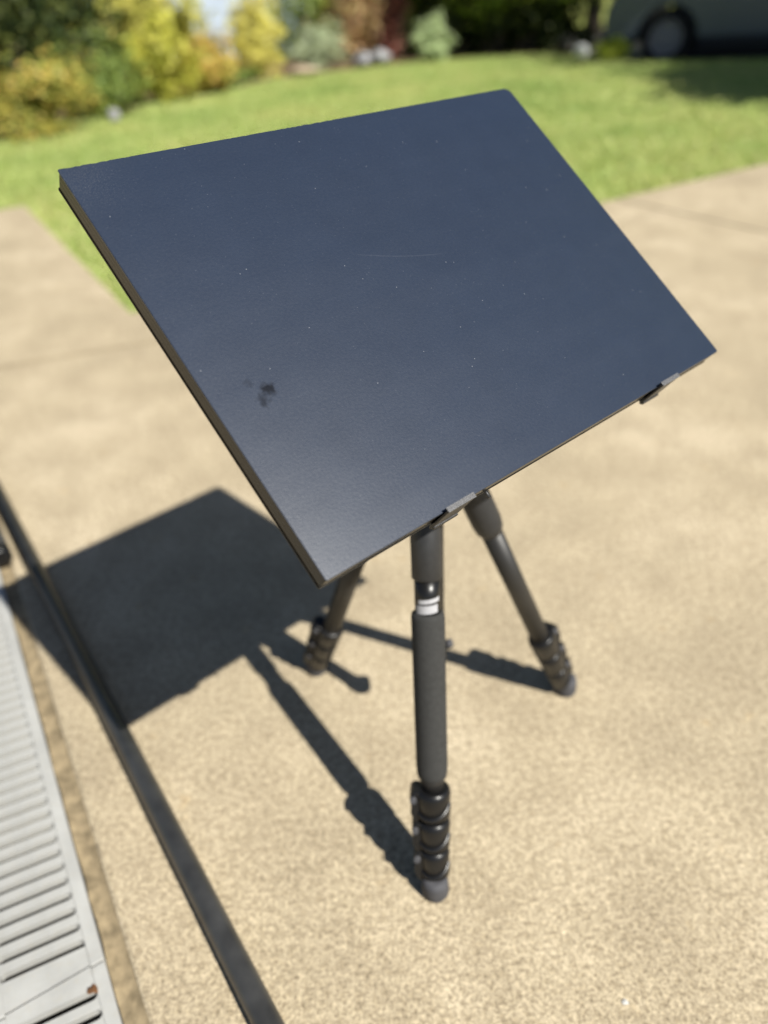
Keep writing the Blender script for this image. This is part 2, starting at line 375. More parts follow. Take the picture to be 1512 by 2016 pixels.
def inpoly(px, py, poly):
    ins = np.zeros(len(px), bool); n = len(poly)
    for i in range(n):
        x1, y1 = poly[i]; x2, y2 = poly[(i+1) % n]
        c = ((y1 > py) != (y2 > py)) & (px < (x2-x1)*(py-y1)/(y2-y1+1e-12)+x1); ins ^= c
    return ins
def grass(n):
    x = RNG.uniform(-5.5, 7.0, n*3); t = RNG.random(n*3)**1.7; y = 2.4 + t*10.2
    k = inpoly(x, y, lawn_poly) & (np.abs(x) < 0.62*y + 0.9); x = x[k][:n]; y = y[k][:n]; n = len(x)
    a = RNG.uniform(0, 2*np.pi, n); w = RNG.uniform(.003, .006, n)*(1+y*.10); h = RNG.uniform(.016, .034, n)
    b = RNG.uniform(0, 2*np.pi, n); l = RNG.uniform(.5, 1.6, n)*h
    v = np.empty((n, 3, 3))
    v[:, 0] = np.stack([x-np.cos(a)*w, y-np.sin(a)*w, np.full(n, -.024)], 1)
    v[:, 1] = np.stack([x+np.cos(a)*w, y+np.sin(a)*w, np.full(n, -.024)], 1)
    v[:, 2] = np.stack([x+np.cos(b)*l, y+np.sin(b)*l, -.024+h], 1)
    return tri_mesh('grass_blades', v.reshape(-1, 3), np.arange(n*3).reshape(n, 3))
def tri_mesh(name, v, f):
    me = bpy.data.meshes.new(name); n = len(f); k = f.shape[1]
    me.vertices.add(len(v)); me.vertices.foreach_set('co', v.astype(np.float32).ravel())
    me.loops.add(n*k); me.loops.foreach_set('vertex_index', f.astype(np.int32).ravel())
    me.polygons.add(n); me.polygons.foreach_set('loop_start', np.arange(0, n*k, k, dtype=np.int32)); me.polygons.foreach_set('loop_total', np.full(n, k, np.int32))
    me.update(calc_edges=True); return me
me = grass(230000); me.materials.append(M['blade'])
go = bpy.data.objects.new('grass', me); col.objects.link(go); tag(go, 'short sunlit lawn grass beyond the concrete driveway', 'grass', kind='stuff')

# ------------------------------------------------------------------ channel drain
GW = 0.118
ch = empty('channel_drain', (O.x, O.y, 0)); tag(ch, 'pale plastic drain trough under the slotted grating at the left', 'drain')
def strip(o_b0, o_b1, z0, z1, s0=-0.6, s1=1.82):
    p = [O + DA*s0 + DB*o_b0, O + DA*s1 + DB*o_b0, O + DA*s1 + DB*o_b1, O + DA*s0 + DB*o_b1]
    m_ = MB(); m_.prism(p, z0, z1); return m_
strip(0.004, GW-0.004, -0.040, -0.034).build('trough_floor', M['channel'], ch)
strip(-0.0012, 0.0035, -0.040, -0.018).build('trough_wall', M['channel'], ch)
strip(GW-0.0035, GW+0.0012, -0.040, -0.018).build('trough_wall', M['channel'], ch)

PITCH = 0.0212; SLOT = 0.0108; RAIL = 0.015; TH = 0.018; BARH = 0.0115
SK = Vector((-0.925, -0.38)).normalized()     # slots run across, slightly off square
def bar_mesh():
    # one bar between two slots, flaring at both ends so that the slots have round ends
    L = (GW - 2*RAIL)/abs(SK.dot(DB)); h = PITCH/2; w = (PITCH-SLOT)/2; r = SLOT/2
    top = []
    for i in range(5):
        a = math.pi/2*i/4; top.append((r - r*math.sin(a), h - r + r*math.cos(a)) if False else (r*(1-math.cos(a)), h - r*math.sin(a)))
    side = [(x, y) for x, y in top]                       # from (0,h) curving down to (r, h-r)=(r,w)
    pts = side + [(L - x, y) for x, y in side[::-1]]
    pts = pts + [(x, -y) for x, y in pts[::-1]]
    sk = Vector((SK.x, SK.y)); mb_ = MB(); wpts = []
    for x, y in pts:
        p = DB*RAIL + sk*x + DA*y; wpts.append((p.x, p.y))
    mb_.prism(wpts, -BARH, -0.0002); return mb_
barm = None
def grate(s0, n, lead, tail, label):
    global barm
    root = empty('drain_grate', ((O + DA*s0).x, (O + DA*s0).y, 0)); tag(root, label, 'drain grate', 'slotted drain grates')
    length = lead + n*PITCH + tail + SLOT*0.3
    B0 = O + DA*(s0 + 0.0008)
    def rail(b0, b1, l0, l1, name, z=0.0):
        m_ = MB(); p = [B0 + DA*l0 + DB*b0, B0 + DA*l1 + DB*b0, B0 + DA*l1 + DB*b1, B0 + DA*l0 + DB*b1]
        m_.prism(p, -TH-0.002, z); return m_.build(name, M['grate'], root, bevel=0.0012)
    rail(0, RAIL, 0, length, 'side_rail'); rail(GW-RAIL, GW, 0, length, 'side_rail')
    # end plates (skewed to the slots)
    def endp(l0, l1, flip):
        sk = Vector((SK.x, SK.y)); L = (GW-2*RAIL)/abs(SK.dot(DB)); m_ = MB()
        sh = sk*L - DB*(GW-2*RAIL)
        a = B0 + DB*RAIL
        if not flip: p = [a + DA*l0, a + DA*l1, a + DA*l1 + sk*L, a + DA*l0 + DB*(GW-2*RAIL)]
        else: p = [a + DA*l0, a + DA*l1, a + DA*l1 + DB*(GW-2*RAIL), a + DA*l0 + sk*L]
        m_.prism([(q.x, q.y) for q in p], -BARH, -0.0002); m_.build('end_plate', M['grate'], root)
    skoff = (Vector((SK.x, SK.y))*((GW-2*RAIL)/abs(SK.dot(DB)))).dot(DA)
    endp(0, lead - SLOT/2, False); endp(lead + n*PITCH + SLOT/2, length + SLOT*0.3, True)
    for k in range(n):
        q = B0 + DA*(lead + (k+0.5)*PITCH)
        if barm is None:
            mb_ = bar_mesh(); ob = mb_.build('bar', M['grate'], root, bevel=0.0009, seg=1, loc=1); barm = ob.data
        else:
            ob = bpy.data.objects.new('bar', barm); col.objects.link(ob); ob.parent = root
        ob.location = (q.x - root.location.x, q.y - root.location.y, random.uniform(-.0004, .0002))
    return length
grate(0.0, 40, 0.030, 0.012, 'long pale grey slotted drain grate running past the board shadow')
grate(-0.284, 11, 0.020, 0.0255, 'nearest slotted drain grate in the bottom left corner, with brown leaf scrap')
grate(0.900, 40, 0.024, 0.024, 'far slotted drain grate beyond the board shadow at the left edge')

# debris
def scrap(name, x, y, r, h, m_, label, cat, z=0.0):
    bm = bmesh.new(); bmesh.ops.create_icosphere(bm, subdivisions=2, radius=1)
    for v in bm.verts:
        k = 1 + 0.35*math.sin(v.co.x*5+v.co.y*3) + random.uniform(-.15, .15); v.co = Vector((v.co.x*r*1.3*k, v.co.y*r*k, v.co.z*h*k + h*0.8))
    me_ = bpy.data.meshes.new(name); bm.to_mesh(me_); bm.free(); me_.materials.append(m_)
    o = bpy.data.objects.new(name, me_); col.objects.link(o); o.location = (x, y, z); tag(o, label, cat); return o
scrap('leaf_scrap', -0.343, 0.3515, 0.0042, 0.002, M['brown'], 'small curled brown leaf scrap on the nearest drain grate', 'leaf')
scrap('stone_chip', 0.212, 0.307, 0.0026, 0.001, M['chip'], 'tiny white chip on the concrete at the bottom right', 'stone chip')

# ------------------------------------------------------------------ black pole on the ground
PD = Vector((0.548, -0.836)).normalized(); PN = Vector((0.836, 0.548)).normalized()
def pole(c0, c1, r, label, name='black_pole'):
    root = empty(name, (c1.x, c1.y, 0)); tag(root, label, 'pole')
    a = Vector((c0.x, c0.y, r)); b = Vector((c1.x, c1.y, r)); L = (b-a).length
    m_ = MB(); m_.tube(a, b, [(0.02, r*0.93), (0.022, r), (L-0.03, r)], 32); m_.build('shaft', M['pole'], root)
    m_ = MB(); m_.tube(a, b, [(0.0, r*0.7), (0.003, r*1.0), (0.026, r*1.03)], 32); m_.build('end_cap', M['plastic'], root)
    m_ = MB(); m_.tube(a, b, [(L-0.03, r*1.03), (L-0.003, r*1.0), (L, r*.7)], 32); m_.build('end_cap', M['plastic'], root)
pc = PN*0.0408
pole(pc + PD*0.42, pc - PD*1.9, 0.0138, 'long black pole lying on the concrete between grate and tripod')
pole(Vector((-0.724, 1.096)), Vector((-0.724, 1.096)) - PD*0.85, 0.020, 'end of a second dark pole at the left edge beside the long pole')

# ------------------------------------------------------------------ board
BC = Vector((0.0591, 0.6081, 0.6557))
RX = Vector((0.7783, 0.6279, 0.0022)).normalized(); RZ0 = Vector((0.3792, -0.4729, 0.7954)).normalized()
RY = RZ0.cross(RX).normalized(); RZ = RX.cross(RY).normalized()
BW, BH, BT = 0.4763, 0.3484, 0.018
BM = Matrix(((RX.x, RY.x, RZ.x, BC.x), (RX.y, RY.y, RZ.y, BC.y), (RX.z, RY.z, RZ.z, BC.z), (0, 0, 0, 1)))
broot = bpy.data.objects.new('black_board', None); col.objects.link(broot); broot.matrix_world = BM; broot.empty_display_size = 0.05
tag(broot, 'tilted rectangular black laminated board held on the tripod', 'board')
def rrect(w, h, rads, n=6):
    """outline counter-clockwise from bottom right; rads for BR, TR, TL, BL"""
    pts = []
    for (sx, sy, a0, r) in ((1, -1, -90, rads[0]), (1, 1, 0, rads[1]), (-1, 1, 90, rads[2]), (-1, -1, 180, rads[3])):
        cx, cy = sx*(w/2-r), sy*(h/2-r)
        for i in range(n+1):
            a = math.radians(a0 + 90*i/n); pts.append((cx + r*math.cos(a), cy + r*math.sin(a)))
    return pts
def local_build(mb_, name, m_, parent, bevel=0, seg=2):
    return mb_.build(name, m_, parent, bevel, seg, loc=1)
RAD = (0.003, 0.008, 0.0015, 0.0015)
mb = MB(); mb.prism(rrect(BW-0.0012, BH-0.0012, RAD), -BT+0.0012, -0.0012)
local_build(mb, 'plywood_core', M['ply'], broot)
# front sheet, with a nibbled upper edge
pts = rrect(BW, BH, RAD); out = []
for i in range(len(pts)):
    p, q = pts[i], pts[(i+1) % len(pts)]
    out.append(p)
    if p[1] > BH/2-0.0005 and q[1] > BH/2-0.0005 and abs(q[0]-p[0]) > 0.2:
        for k in range(1, 160):
            t = k/160; x = p[0] + (q[0]-p[0])*t
            chip = random.random()**5 * (0.0006 if x < 0.02 else 0.0002)
            out.append((x, p[1] - chip))
mb = MB(); mb.prism(out, -0.0012, 0.0); local_build(mb, 'face_sheet', M['board'], broot, bevel=0.00035, seg=1)
mb = MB(); mb.prism(rrect(BW, BH, RAD), -BT, -BT+0.0012); local_build(mb, 'back_sheet', M['ply'], broot)

# ------------------------------------------------------------------ tripod with bracket
HUB = Vector((0.0492, 0.6459, 0.465))
FEET = [Vector((0.0302, 0.4332, 0)), Vector((0.2481, 0.7131, 0)), Vector((-0.1201, 0.7852, 0))]
SIDE = [-0.004, 0.022, 0.018]
tri = empty('tripod', (HUB.x, HUB.y, 0)); tag(tri, 'short black tripod with folded legs standing on the concrete under the board', 'tripod')
def frame(d, hint):
    d = d.normalized(); x = (hint - d*hint.dot(d)).normalized(); return d, x, d.cross(x)

def leg(k):
    F = FEET[k]; hd = Vector((F.x-HUB.x, F.y-HUB.y, 0)).normalized(); hn = Vector((-hd.y, hd.x, 0))
    T = HUB + hd*0.03 + hn*SIDE[k]
    F = F.copy(); ax = (T - F).normalized(); L = (T - F).length
    root = empty('leg', (0, 0, 0)); root.parent = tri
    root.location = (F.x-HUB.x, F.y-HUB.y, 0)
    A = F; Bp = T
    # rubber foot: rests flat
    m_ = MB(); a = F + ax*0.012
    m_.tube(F + Vector((0, 0, 0.0)), F + Vector((0, 0, 1)), [(0.0, 0.0152), (0.003, 0.0162), (0.020, 0.0152), (0.026, 0.0142), (0.028, 0.010)])
    m_.build('rubber_foot', M['rubber'], root)
    # nested inner tubes seen between the clamps
    m_ = MB(); m_.tube(A, Bp, [(0.018, 0.0098), (0.062, 0.0098), (0.062, 0.0112), (0.10, 0.0112), (0.10, 0.0125), (0.145, 0.0125)])
    m_.build('inner_tube', M['tube'], root)
    # the three flip clamps
    hint = {0: Vector((-0.98, 0.12, 0.1)), 1: Vector((0.55, 0.75, 0.55)), 2: Vector((-0.95, 0.25, 0.3))}[k]
    d, x, y = frame(ax, hint)
    for i, (s0, r) in enumerate(((0.024, 0.0172), (0.062, 0.0184), (0.101, 0.0196)) if k == 0 else ((0.022, 0.0150), (0.060, 0.0162), (0.099, 0.0174))):
        m_ = MB()
        m_.tube(A, Bp, [(s0, r*0.86), (s0+0.002, r), (s0+0.024, r), (s0+0.028, r*1.04), (s0+0.034, r*0.97), (s0+0.0355, r*0.84)], 30)
        cl = m_.build('clamp', M['plastic'], root)
        # lever folded down along the leg, thick at its hinge
        lv = MB(); P0 = F + d*(s0 + 0.006)
        q0 = 0.75 if k == 0 else 1.35
        prof = [(-0.008, 0.0), (-0.005, 0.0048*q0), (0.003, 0.0085*q0), (0.012, 0.0075*q0), (0.020, 0.0092*q0), (0.0255, 0.0080*q0), (0.0295, 0.003), (0.0295, -0.004), (-0.008, -0.003)]
        wv = r*0.62
        n_ = len(prof); vs_ = []
        for sgn in (-1, 1):
            for (t, h) in prof: vs_.append(P0 + d*t + x*(r - 0.001 + h) + y*(wv*sgn))
        lv.add(vs_, [tuple(range(n_))[::-1], tuple(range(n_, 2*n_))] + [(j, (j+1) % n_, n_+(j+1) % n_, n_+j) for j in range(n_)])
        lv.build('lever', M['plastic'], cl, bevel=0.0018)
        # clamp ears with a bolt
        eb = MB(); ec = F + d*(s0 + 0.027) + x*(r + 0.002)
        eb.tube(ec - y*(wv + 0.0032), ec + y*(wv + 0.0032), [(0, 0.0036), (2*(wv+0.0032), 0.0036)], 14); eb.build('bolt', M['rubber'], cl)
        if k == 0:
            # moulded rib and hollow seen on the camera side
            rb = MB(); c = F + d*(s0+0.014)
            fx = (Vector((-0.1, -0.75, 0.7)) - d*Vector((-0.1, -0.75, 0.7)).dot(d)).normalized(); fy = d.cross(fx)
            nn = 22; vs_ = []; fs_ = []
            for j in range(nn+1):
                t = j/nn; an = -1.25 + 2.5*t; hh = -0.011*math.cos(an*1.15) + 0.005*t
                dirv = fx*math.cos(an) + fy*math.sin(an)
                for (dh, dr) in ((-0.0030, 0.0), (-0.0016, 0.0022), (0.0016, 0.0022), (0.0030, 0.0)):
                    vs_.append(c + d*(hh+dh) + dirv*(r - 0.0004 + dr))
            for j in range(nn):
                for q_ in range(3): a_ = j*4+q_; fs_.append((a_, a_+1, a_+5, a_+4))
            rb.add(vs_, fs_, True); rb.build('rib', M['plastic'], cl)
    if k == 0:
        m_ = MB(); m_.tube(A, Bp, [(0.136, 0.0128), (0.160, 0.0130)], 30); m_.build('upper_tube', M['tube'], root)
        m_ = MB(); m_.tube(A, Bp, [(0.149, 0.0128), (0.151, 0.0158), (0.155, 0.0168), (0.163, 0.0174), (0.25, 0.0176), (0.338, 0.0178), (0.343, 0.0172), (0.345, 0.0140)], 40)
        m_.build('foam_grip', M['foam'], root)
        m_ = MB(); m_.tube(A, Bp, [(0.345, 0.0134), (0.383, 0.0134)], 36); m_.build('neck', M['plastic'], root)
        # white printed label wrapped on the side facing the camera
        fx = (Vector((-0.05, -0.75, 0.9)) - ax*Vector((-0.05, -0.75, 0.9)).dot(ax)).normalized(); fy = ax.cross(fx)
        lb = MB()
        for (l0, l1, a0, a1, sl) in ((0.3465, 0.3555, -1.05, 0.85, 0.002), (0.3580, 0.3625, -0.75, 1.05, 0.003)):
            nn = 14; vs_ = []; fs_ = []
            for j in range(nn+1):
                an = a0 + (a1-a0)*j/nn; dv = fx*math.cos(an) + fy*math.sin(an)
                for l_, rr in ((l0, 0.0134), (l0, 0.0137), (l1, 0.0137), (l1, 0.0134)):
                    vs_.append(A + ax*(l_ + sl*(j/nn-0.5)) + dv*rr)
            for j in range(nn):
                for q_ in range(3): a_ = j*4+q_; fs_.append((a_, a_+1, a_+5, a_+4))
            lb.add(vs_, fs_)
        lb.build('white_label', M['label'], root)
        m_ = MB(); m_.tube(A, Bp, [(0.381, 0.0140), (0.383, 0.0158), (0.430, 0.0160), (0.436, 0.0150), (0.470, 0.0150)], 36); m_.build('collar', M['collar'], root)
    else:
        m_ = MB(); m_.tube(A, Bp, [(0.136, 0.0128), (0.36, 0.0131)], 30); m_.build('upper_tube', M['tube'], root)
        m_ = MB(); m_.tube(A, Bp, [(0.345, 0.0135), (0.352, 0.0168), (0.365, 0.0182), (0.405, 0.0182), (0.415, 0.0165), (0.475, 0.0160)], 34); m_.build('collar', M['collar'], root)
    # hinge block into the hub
    hb = MB(); dh = (HUB - T); dh.z = 0; dh = dh.normalized()
    hb.box(T + Vector((0, 0, -0.006)) + dh*0.006, (dh, Vector((0, 0, 1)).cross(dh), Vector((0, 0, 1))), 0.016, 0.011, 0.016)
    hb.build('hinge', M['collar'], root, bevel=0.003)
for k in range(3): leg(k)
m_ = MB(); m_.tube(HUB + Vector((0, 0, -0.03)), HUB + Vector((0, 0, 1)), [(0, 0.019), (0.004, 0.024), (0.040, 0.026), (0.048, 0.022), (0.060, 0.019)], 40); m_.build('hub', M['collar'], tri)
# free lower end of the centre column
cb = Vector((HUB.x+0.004, HUB.y+0.004, 0.152))
m_ = MB(); m_.tube(cb, cb + Vector((0, 0, 1)), [(0.014, 0.0118), (0.405, 0.0118)], 30); cc = m_.build('centre_column', M['tube'], tri)
m_ = MB(); m_.tube(cb, cb + Vector((0, 0, 1)), [(0.0, 0.010), (0.003, 0.0142), (0.018, 0.0145), (0.021, 0.012)], 30); m_.build('column_cap', M['plastic'], cc)
hk = cb + Vector((0.0, 0, 0)); m_ = MB(); m_.tube(hk + Vector((0, 0, -0.012)), hk, [(0, 0.002), (0.003, 0.0045), (0.012, 0.003)], 16); m_.build('hook_nut', M['pale_steel'], cc)
kb = cb + Vector((0.006, 0.002, 0.022)); kd = Vector((0.93, 0.1, 0.0)).normalized()
m_ = MB(); m_.tube(kb, kb + kd, [(0.004, 0.0035), (0.008, 0.0035), (0.008, 0.006), (0.015, 0.006), (0.0165, 0.0045)], 18); m_.build('column_knob', M['rubber'], cc)
# ball head below the board
backc = BC - RZ*(BT + 0.004)
ht = cb + Vector((0, 0, 0.405))
m_ = MB(); m_.tube(ht, ht + Vector((0, 0, 1)), [(0, 0.020), (0.003, 0.023), (0.020, 0.023), (0.026, 0.021), (0.040, 0.019)], 36); hd_ = m_.build('ball_head', M['collar'], tri)
hs = ht + Vector((0, 0, 0.036)); tgt = backc
m_ = MB(); m_.tube(hs, tgt, [(0.0, 0.016), (0.006, 0.0165), (0.012, 0.014), (0.02, 0.009), ((tgt-hs).length-0.006, 0.009), ((tgt-hs).length-0.006, 0.022), ((tgt-hs).length, 0.022)], 30); m_.build('ball_stem', M['bracket'], hd_)
# bracket behind the board: plate, two arms and two hooks round the lower edge
br = empty('bracket'); br.parent = tri; br.location = (0, 0, 0)
def L2W(x, y, z): return BC + RX*x + RY*y + RZ*z
AX = (RX, RY, RZ)
m_ = MB(); m_.box(L2W(0.016, 0.0, -BT-0.0022), AX, 0.15, 0.035, 0.0019); m_.build('cross_plate', M['bracket'], br, bevel=0.0006, seg=1)
for (xa, xb) in ((0.1035, 0.1315), (0.3715, 0.3985)):
    xc = -BW/2 + (xa+xb)/2; hw = (xb-xa)/2; yb = -BH/2
    m_ = MB(); m_.box(L2W(xc, (yb-0.004+0.03)/2, -BT-0.0062), AX, hw*0.9, (0.03-(yb-0.004))/2, 0.0019); arm = m_.build('arm', M['bracket'], br, bevel=0.0006, seg=1)
    # hook: a plate under the edge, its corners cut, with a low lip in front
    hk_ = MB(); z0 = -BT-0.0081; z1 = 0.0050; th = 0.0020; yt = yb - 0.0006
    out_ = [(-hw, z0), (hw, z0), (hw, z1-0.008), (hw*0.98, z1), (-hw*0.98, z1), (-hw, z1-0.008)]
    vs_ = [L2W(xc+u_, yt, z_) for u_, z_ in out_] + [L2W(xc+u_, yt-th, z_) for u_, z_ in out_]
    n_ = len(out_); hk_.add(vs_, [tuple(range(n_)), tuple(range(n_, 2*n_))[::-1]] + [(j, n_+j, n_+(j+1) % n_, (j+1) % n_) for j in range(n_)])
    hk_.build('hook', M['bracket'], arm, bevel=0.0004, seg=1)
    lp = MB(); lp.box(L2W(xc, yt-th/2+0.0008, z1+0.0004), AX, hw*0.985, th/2+0.0010, 0.0005); lp.build('lip', M['pale_steel'], arm)
m_ = MB(); q_ = L2W(-BW/2+0.163, -BH/2-0.001, -BT-0.0045); m_.tube(q_, q_ - RY, [(-0.004, 0.0016), (0.0045, 0.0016)], 10); m_.build('screw', M['bracket'], br)

# ------------------------------------------------------------------ garden plants
CAMP = Vector((0, 0, 0.85)); FPX = 1436.6
def ground_at(px, py, z=0.0):
    d = FWD + RIGHT*((px-756)/FPX) - UP*((py-1008)/FPX); t = (z-0.85)/d.z; return CAMP + d*t
def ppm(p): return FPX/((p-CAMP).dot(FWD))

def leaves(n, rx, ry, rz, zc, size, clumps, spread, seed, shape='ball'):
    r = np.random.default_rng(seed)
    c = r.normal(0, 1, (clumps, 3)); c /= np.linalg.norm(c, axis=1)[:, None]; c *= (r.random(clumps)**0.45)[:, None]
    if shape == 'cone':
        h = r.random(clumps)**1.4; a = r.uniform(0, 2*np.pi, clumps); q = (1-h)**0.75*r.random(clumps)**.4
        c = np.stack([np.cos(a)*q, np.sin(a)*q, h*2-1], 1)
    jit = 1 + r.normal(0, 0.16, clumps); c *= jit[:, None]
    k = r.integers(0, clumps, n)
    p = c[k] + r.normal(0, spread, (n, 3))
    p *= np.array([rx, ry, rz]); p[:, 2] += zc; p[:, 2] = np.maximum(p[:, 2], 0.02 + 0.05*r.random(n))
    outw = p - np.array([0, 0, zc]); outw /= np.linalg.norm(outw, axis=1)[:, None] + 1e-6
    nr = r.normal(0, 0.55, (n, 3)) + outw*0.75 + np.array([0, 0, 0.55]); nr /= np.linalg.norm(nr, axis=1)[:, None]
    u = np.cross(nr, r.normal(0, 1, (n, 3))); u /= np.linalg.norm(u, axis=1)[:, None]
    w = np.cross(nr, u)
    s1 = size*r.uniform(.6, 1.3, n)[:, None]; s2 = s1*r.uniform(.35, .55, n)[:, None]
    v = np.stack([p-u*s1, p+w*s2, p+u*s1, p-w*s2], 1)
    return tri_mesh('foliage', v.reshape(-1, 3), np.arange(n*4).reshape(n, 4))

def stems(root, rx, rz, n, r0, m_, seed):
    rr = random.Random(seed); mb_ = MB()
    for i in range(n):
        a = rr.uniform(0, 6.28); q = rr.uniform(.2, .6)
        p0 = Vector((rr.uniform(-.03, .03), rr.uniform(-.03, .03), -0.05)); p1 = Vector((math.cos(a)*rx*q, math.sin(a)*rx*q, rz*rr.uniform(.5, .95)))
        L_ = (p1-p0).length; mb_.tube(p0, p1, [(0, r0), (L_*.5, r0*.7), (L_, r0*.25)], 8)
    return mb_.build('stem', m_, root, loc=1)

def plant(name, label, cat, px, py, wpx, hm, matl, n=2600, size=0.035, clumps=60, spread=0.16, seed=1, depth=None, shape='ball', zc=None, dy=0.0, group=None, bark='bark', ry=None):
    b = ground_at(px, py); b.z = 0
    if dy: b = b + Vector((b.x, b.y, 0)).normalized()*dy
    rx = wpx/ppm(b)/2; root = empty(name, (b.x, b.y, -0.03)); tag(root, label, cat, group)
    rz = hm/2; me_ = leaves(n, rx, ry or rx*0.9, rz, zc if zc is not None else rz, size, clumps, spread, seed, shape)
    me_.materials.append(matl); f = bpy.data.objects.new('foliage', me_); col.objects.link(f); f.parent = root; tag(f, kind='stuff')
    stems(root, rx, hm, 6, 0.012 + 0.006*hm, M[bark], seed)
    return root

LM = {
 'dark': leaf_mat('dark_evergreen_leaf', [(0, (0.02, 0.035, 0.010)), (0.6, (0.050, 0.075, 0.018)), (1, (0.16, 0.18, 0.04))]),
 'olive': leaf_mat('olive_yellow_leaf', [(0, (0.150, 0.163, 0.025)), (0.5, (0.425, 0.413, 0.075)), (1, (0.650, 0.575, 0.138))]),
 'lime': leaf_mat('yellow_green_leaf', [(0, (0.264, 0.300, 0.036)), (0.5, (0.576, 0.564, 0.084)), (1, (0.744, 0.684, 0.156))]),
 'gold': leaf_mat('golden_conifer_leaf', [(0, (0.572, 0.539, 0.099)), (0.5, (0.792, 0.726, 0.187)), (1, (0.850, 0.792, 0.275))]),
 'orange': leaf_mat('orange_leaf', [(0, (0.16, 0.19, 0.04)), (0.3, (0.42, 0.40, 0.08)), (0.6, (0.60, 0.42, 0.10)), (0.85, (0.30, 0.33, 0.06)), (1, (0.12, 0.16, 0.03))]),
 'rust': leaf_mat('rust_leaf', [(0, (0.414, 0.322, 0.069)), (0.4, (0.690, 0.437, 0.115)), (0.7, (0.552, 0.483, 0.103)), (1, (0.322, 0.356, 0.057))]),
 'green': leaf_mat('mid_green_leaf', [(0, (0.092, 0.149, 0.029)), (0.5, (0.196, 0.276, 0.057)), (1, (0.322, 0.380, 0.092))]),
 'silver': leaf_mat('silver_green_leaf', [(0, (0.286, 0.341, 0.198)), (0.5, (0.440, 0.506, 0.308)), (1, (0.550, 0.605, 0.396))]),
 'mint': leaf_mat('pale_green_leaf', [(0, (0.374, 0.462, 0.220)), (0.5, (0.550, 0.660, 0.352)), (1, (0.660, 0.748, 0.462))]),
 'maroon': leaf_mat('maroon_leaf', [(0, (0.180, 0.060, 0.045)), (0.5, (0.390, 0.150, 0.120)), (1, (0.570, 0.270, 0.195))]),
 'copper': leaf_mat('copper_leaf', [(0, (0.40, 0.40, 0.14)), (0.3, (0.72, 0.50, 0.24)), (0.6, (0.80, 0.52, 0.26)), (0.85, (0.70, 0.40, 0.30)), (1, (0.34, 0.38, 0.12))]),
 'bright': leaf_mat('bright_green_leaf', [(0, (0.096, 0.156, 0.014)), (0.5, (0.240, 0.336, 0.036)), (1, (0.384, 0.480, 0.072))]),
 'chart': leaf_mat('chartreuse_leaf', [(0, (0.34, 0.42, 0.03)), (1, (0.55, 0.60, 0.08))]),
}
GS = 'shrubs in the garden bed'
plant('shrub', 'tall dark evergreen shrub at the top left corner behind the orange one', 'shrub', 105, 205, 350, 2.0, LM['dark'], 7000, 0.05, 80, 0.15, 21, group=GS)
plant('shrub', 'low orange and yellow shrub at the left edge of the lawn', 'shrub', 70, 262, 250, 0.62, LM['orange'], 5000, 0.032, 55, 0.17, 22, group=GS)
plant('shrub', 'low green shrub right of the orange shrub at the left edge', 'shrub', 205, 226, 150, 0.62, LM['green'], 3000, 0.032, 44, 0.19, 23, group=GS)
plant('shrub', 'tall olive yellow shrub rising behind the yellow green one at left', 'shrub', 270, 188, 210, 1.65, LM['olive'], 3400, 0.042, 48, 0.15, 24, dy=0.5, group=GS)
plant('shrub', 'bright yellow green shrub on the lawn edge left of the rust one', 'shrub', 330, 198, 120, 0.85, LM['lime'], 4200, 0.034, 45, 0.17, 25, group=GS)
plant('shrub', 'rust coloured low shrub left of the golden conifer', 'shrub', 410, 180, 110, 0.60, LM['rust'], 3800, 0.032, 40, 0.18, 26, group=GS)
plant('shrub', 'tall yellow leaved shrub behind the rust shrub, left of the pale blue shed', 'shrub', 372, 168, 120, 1.4, LM['lime'], 2400, 0.04, 36, 0.16, 27, dy=0.6, group=GS)
plant('conifer', 'golden yellow rounded conifer beside the pale blue shed', 'conifer', 515, 150, 100, 0.98, LM['gold'], 9000, 0.026, 160, 0.10, 28)
plant('shrub', 'low green plant at the foot of the golden conifer', 'shrub', 462, 168, 100, 0.22, LM['green'], 1200, 0.03, 30, 0.2, 29, group=GS)
plant('shrub', 'silver green mound right of the golden conifer', 'shrub', 622, 132, 112, 0.58, LM['silver'], 4600, 0.026, 60, 0.14, 30, group=GS)
plant('shrub', 'tall green shrub behind the silver mound', 'shrub', 600, 116, 130, 1.5, LM['green'], 2400, 0.05, 36, 0.18, 31, dy=0.8, group=GS)
plant('shrub', 'tall olive shrub between silver mound and copper shrub', 'shrub', 655, 112, 80, 1.6, LM['olive'], 1800, 0.05, 28, 0.18, 32, dy=1.2, group=GS)
plant('shrub', 'copper orange shrub behind the pale stones', 'shrub', 706, 116, 110, 1.2, LM['copper'], 3600, 0.045, 40, 0.24, 33, group=GS)
plant('shrub', 'dark maroon leaved shrub right of the copper shrub', 'shrub', 770, 112, 60, 1.15, LM['maroon'], 3000, 0.045, 26, 0.2, 34, group=GS)
plant('shrub', 'pale mint green mound near the middle of the far bed', 'shrub', 852, 118, 80, 0.50, LM['mint'], 2400, 0.028, 48, 0.15, 35, group=GS)
plant('shrub', 'tall olive shrub behind the pale mint mound', 'shrub', 840, 108, 140, 1.5, LM['olive'], 2400, 0.05, 36, 0.17, 36, dy=1.0, group=GS)
plant('shrub', 'small chartreuse plant in front of the car', 'shrub', 1202, 116, 62, 0.27, LM['chart'], 1100, 0.024, 26, 0.18, 37, group=GS)

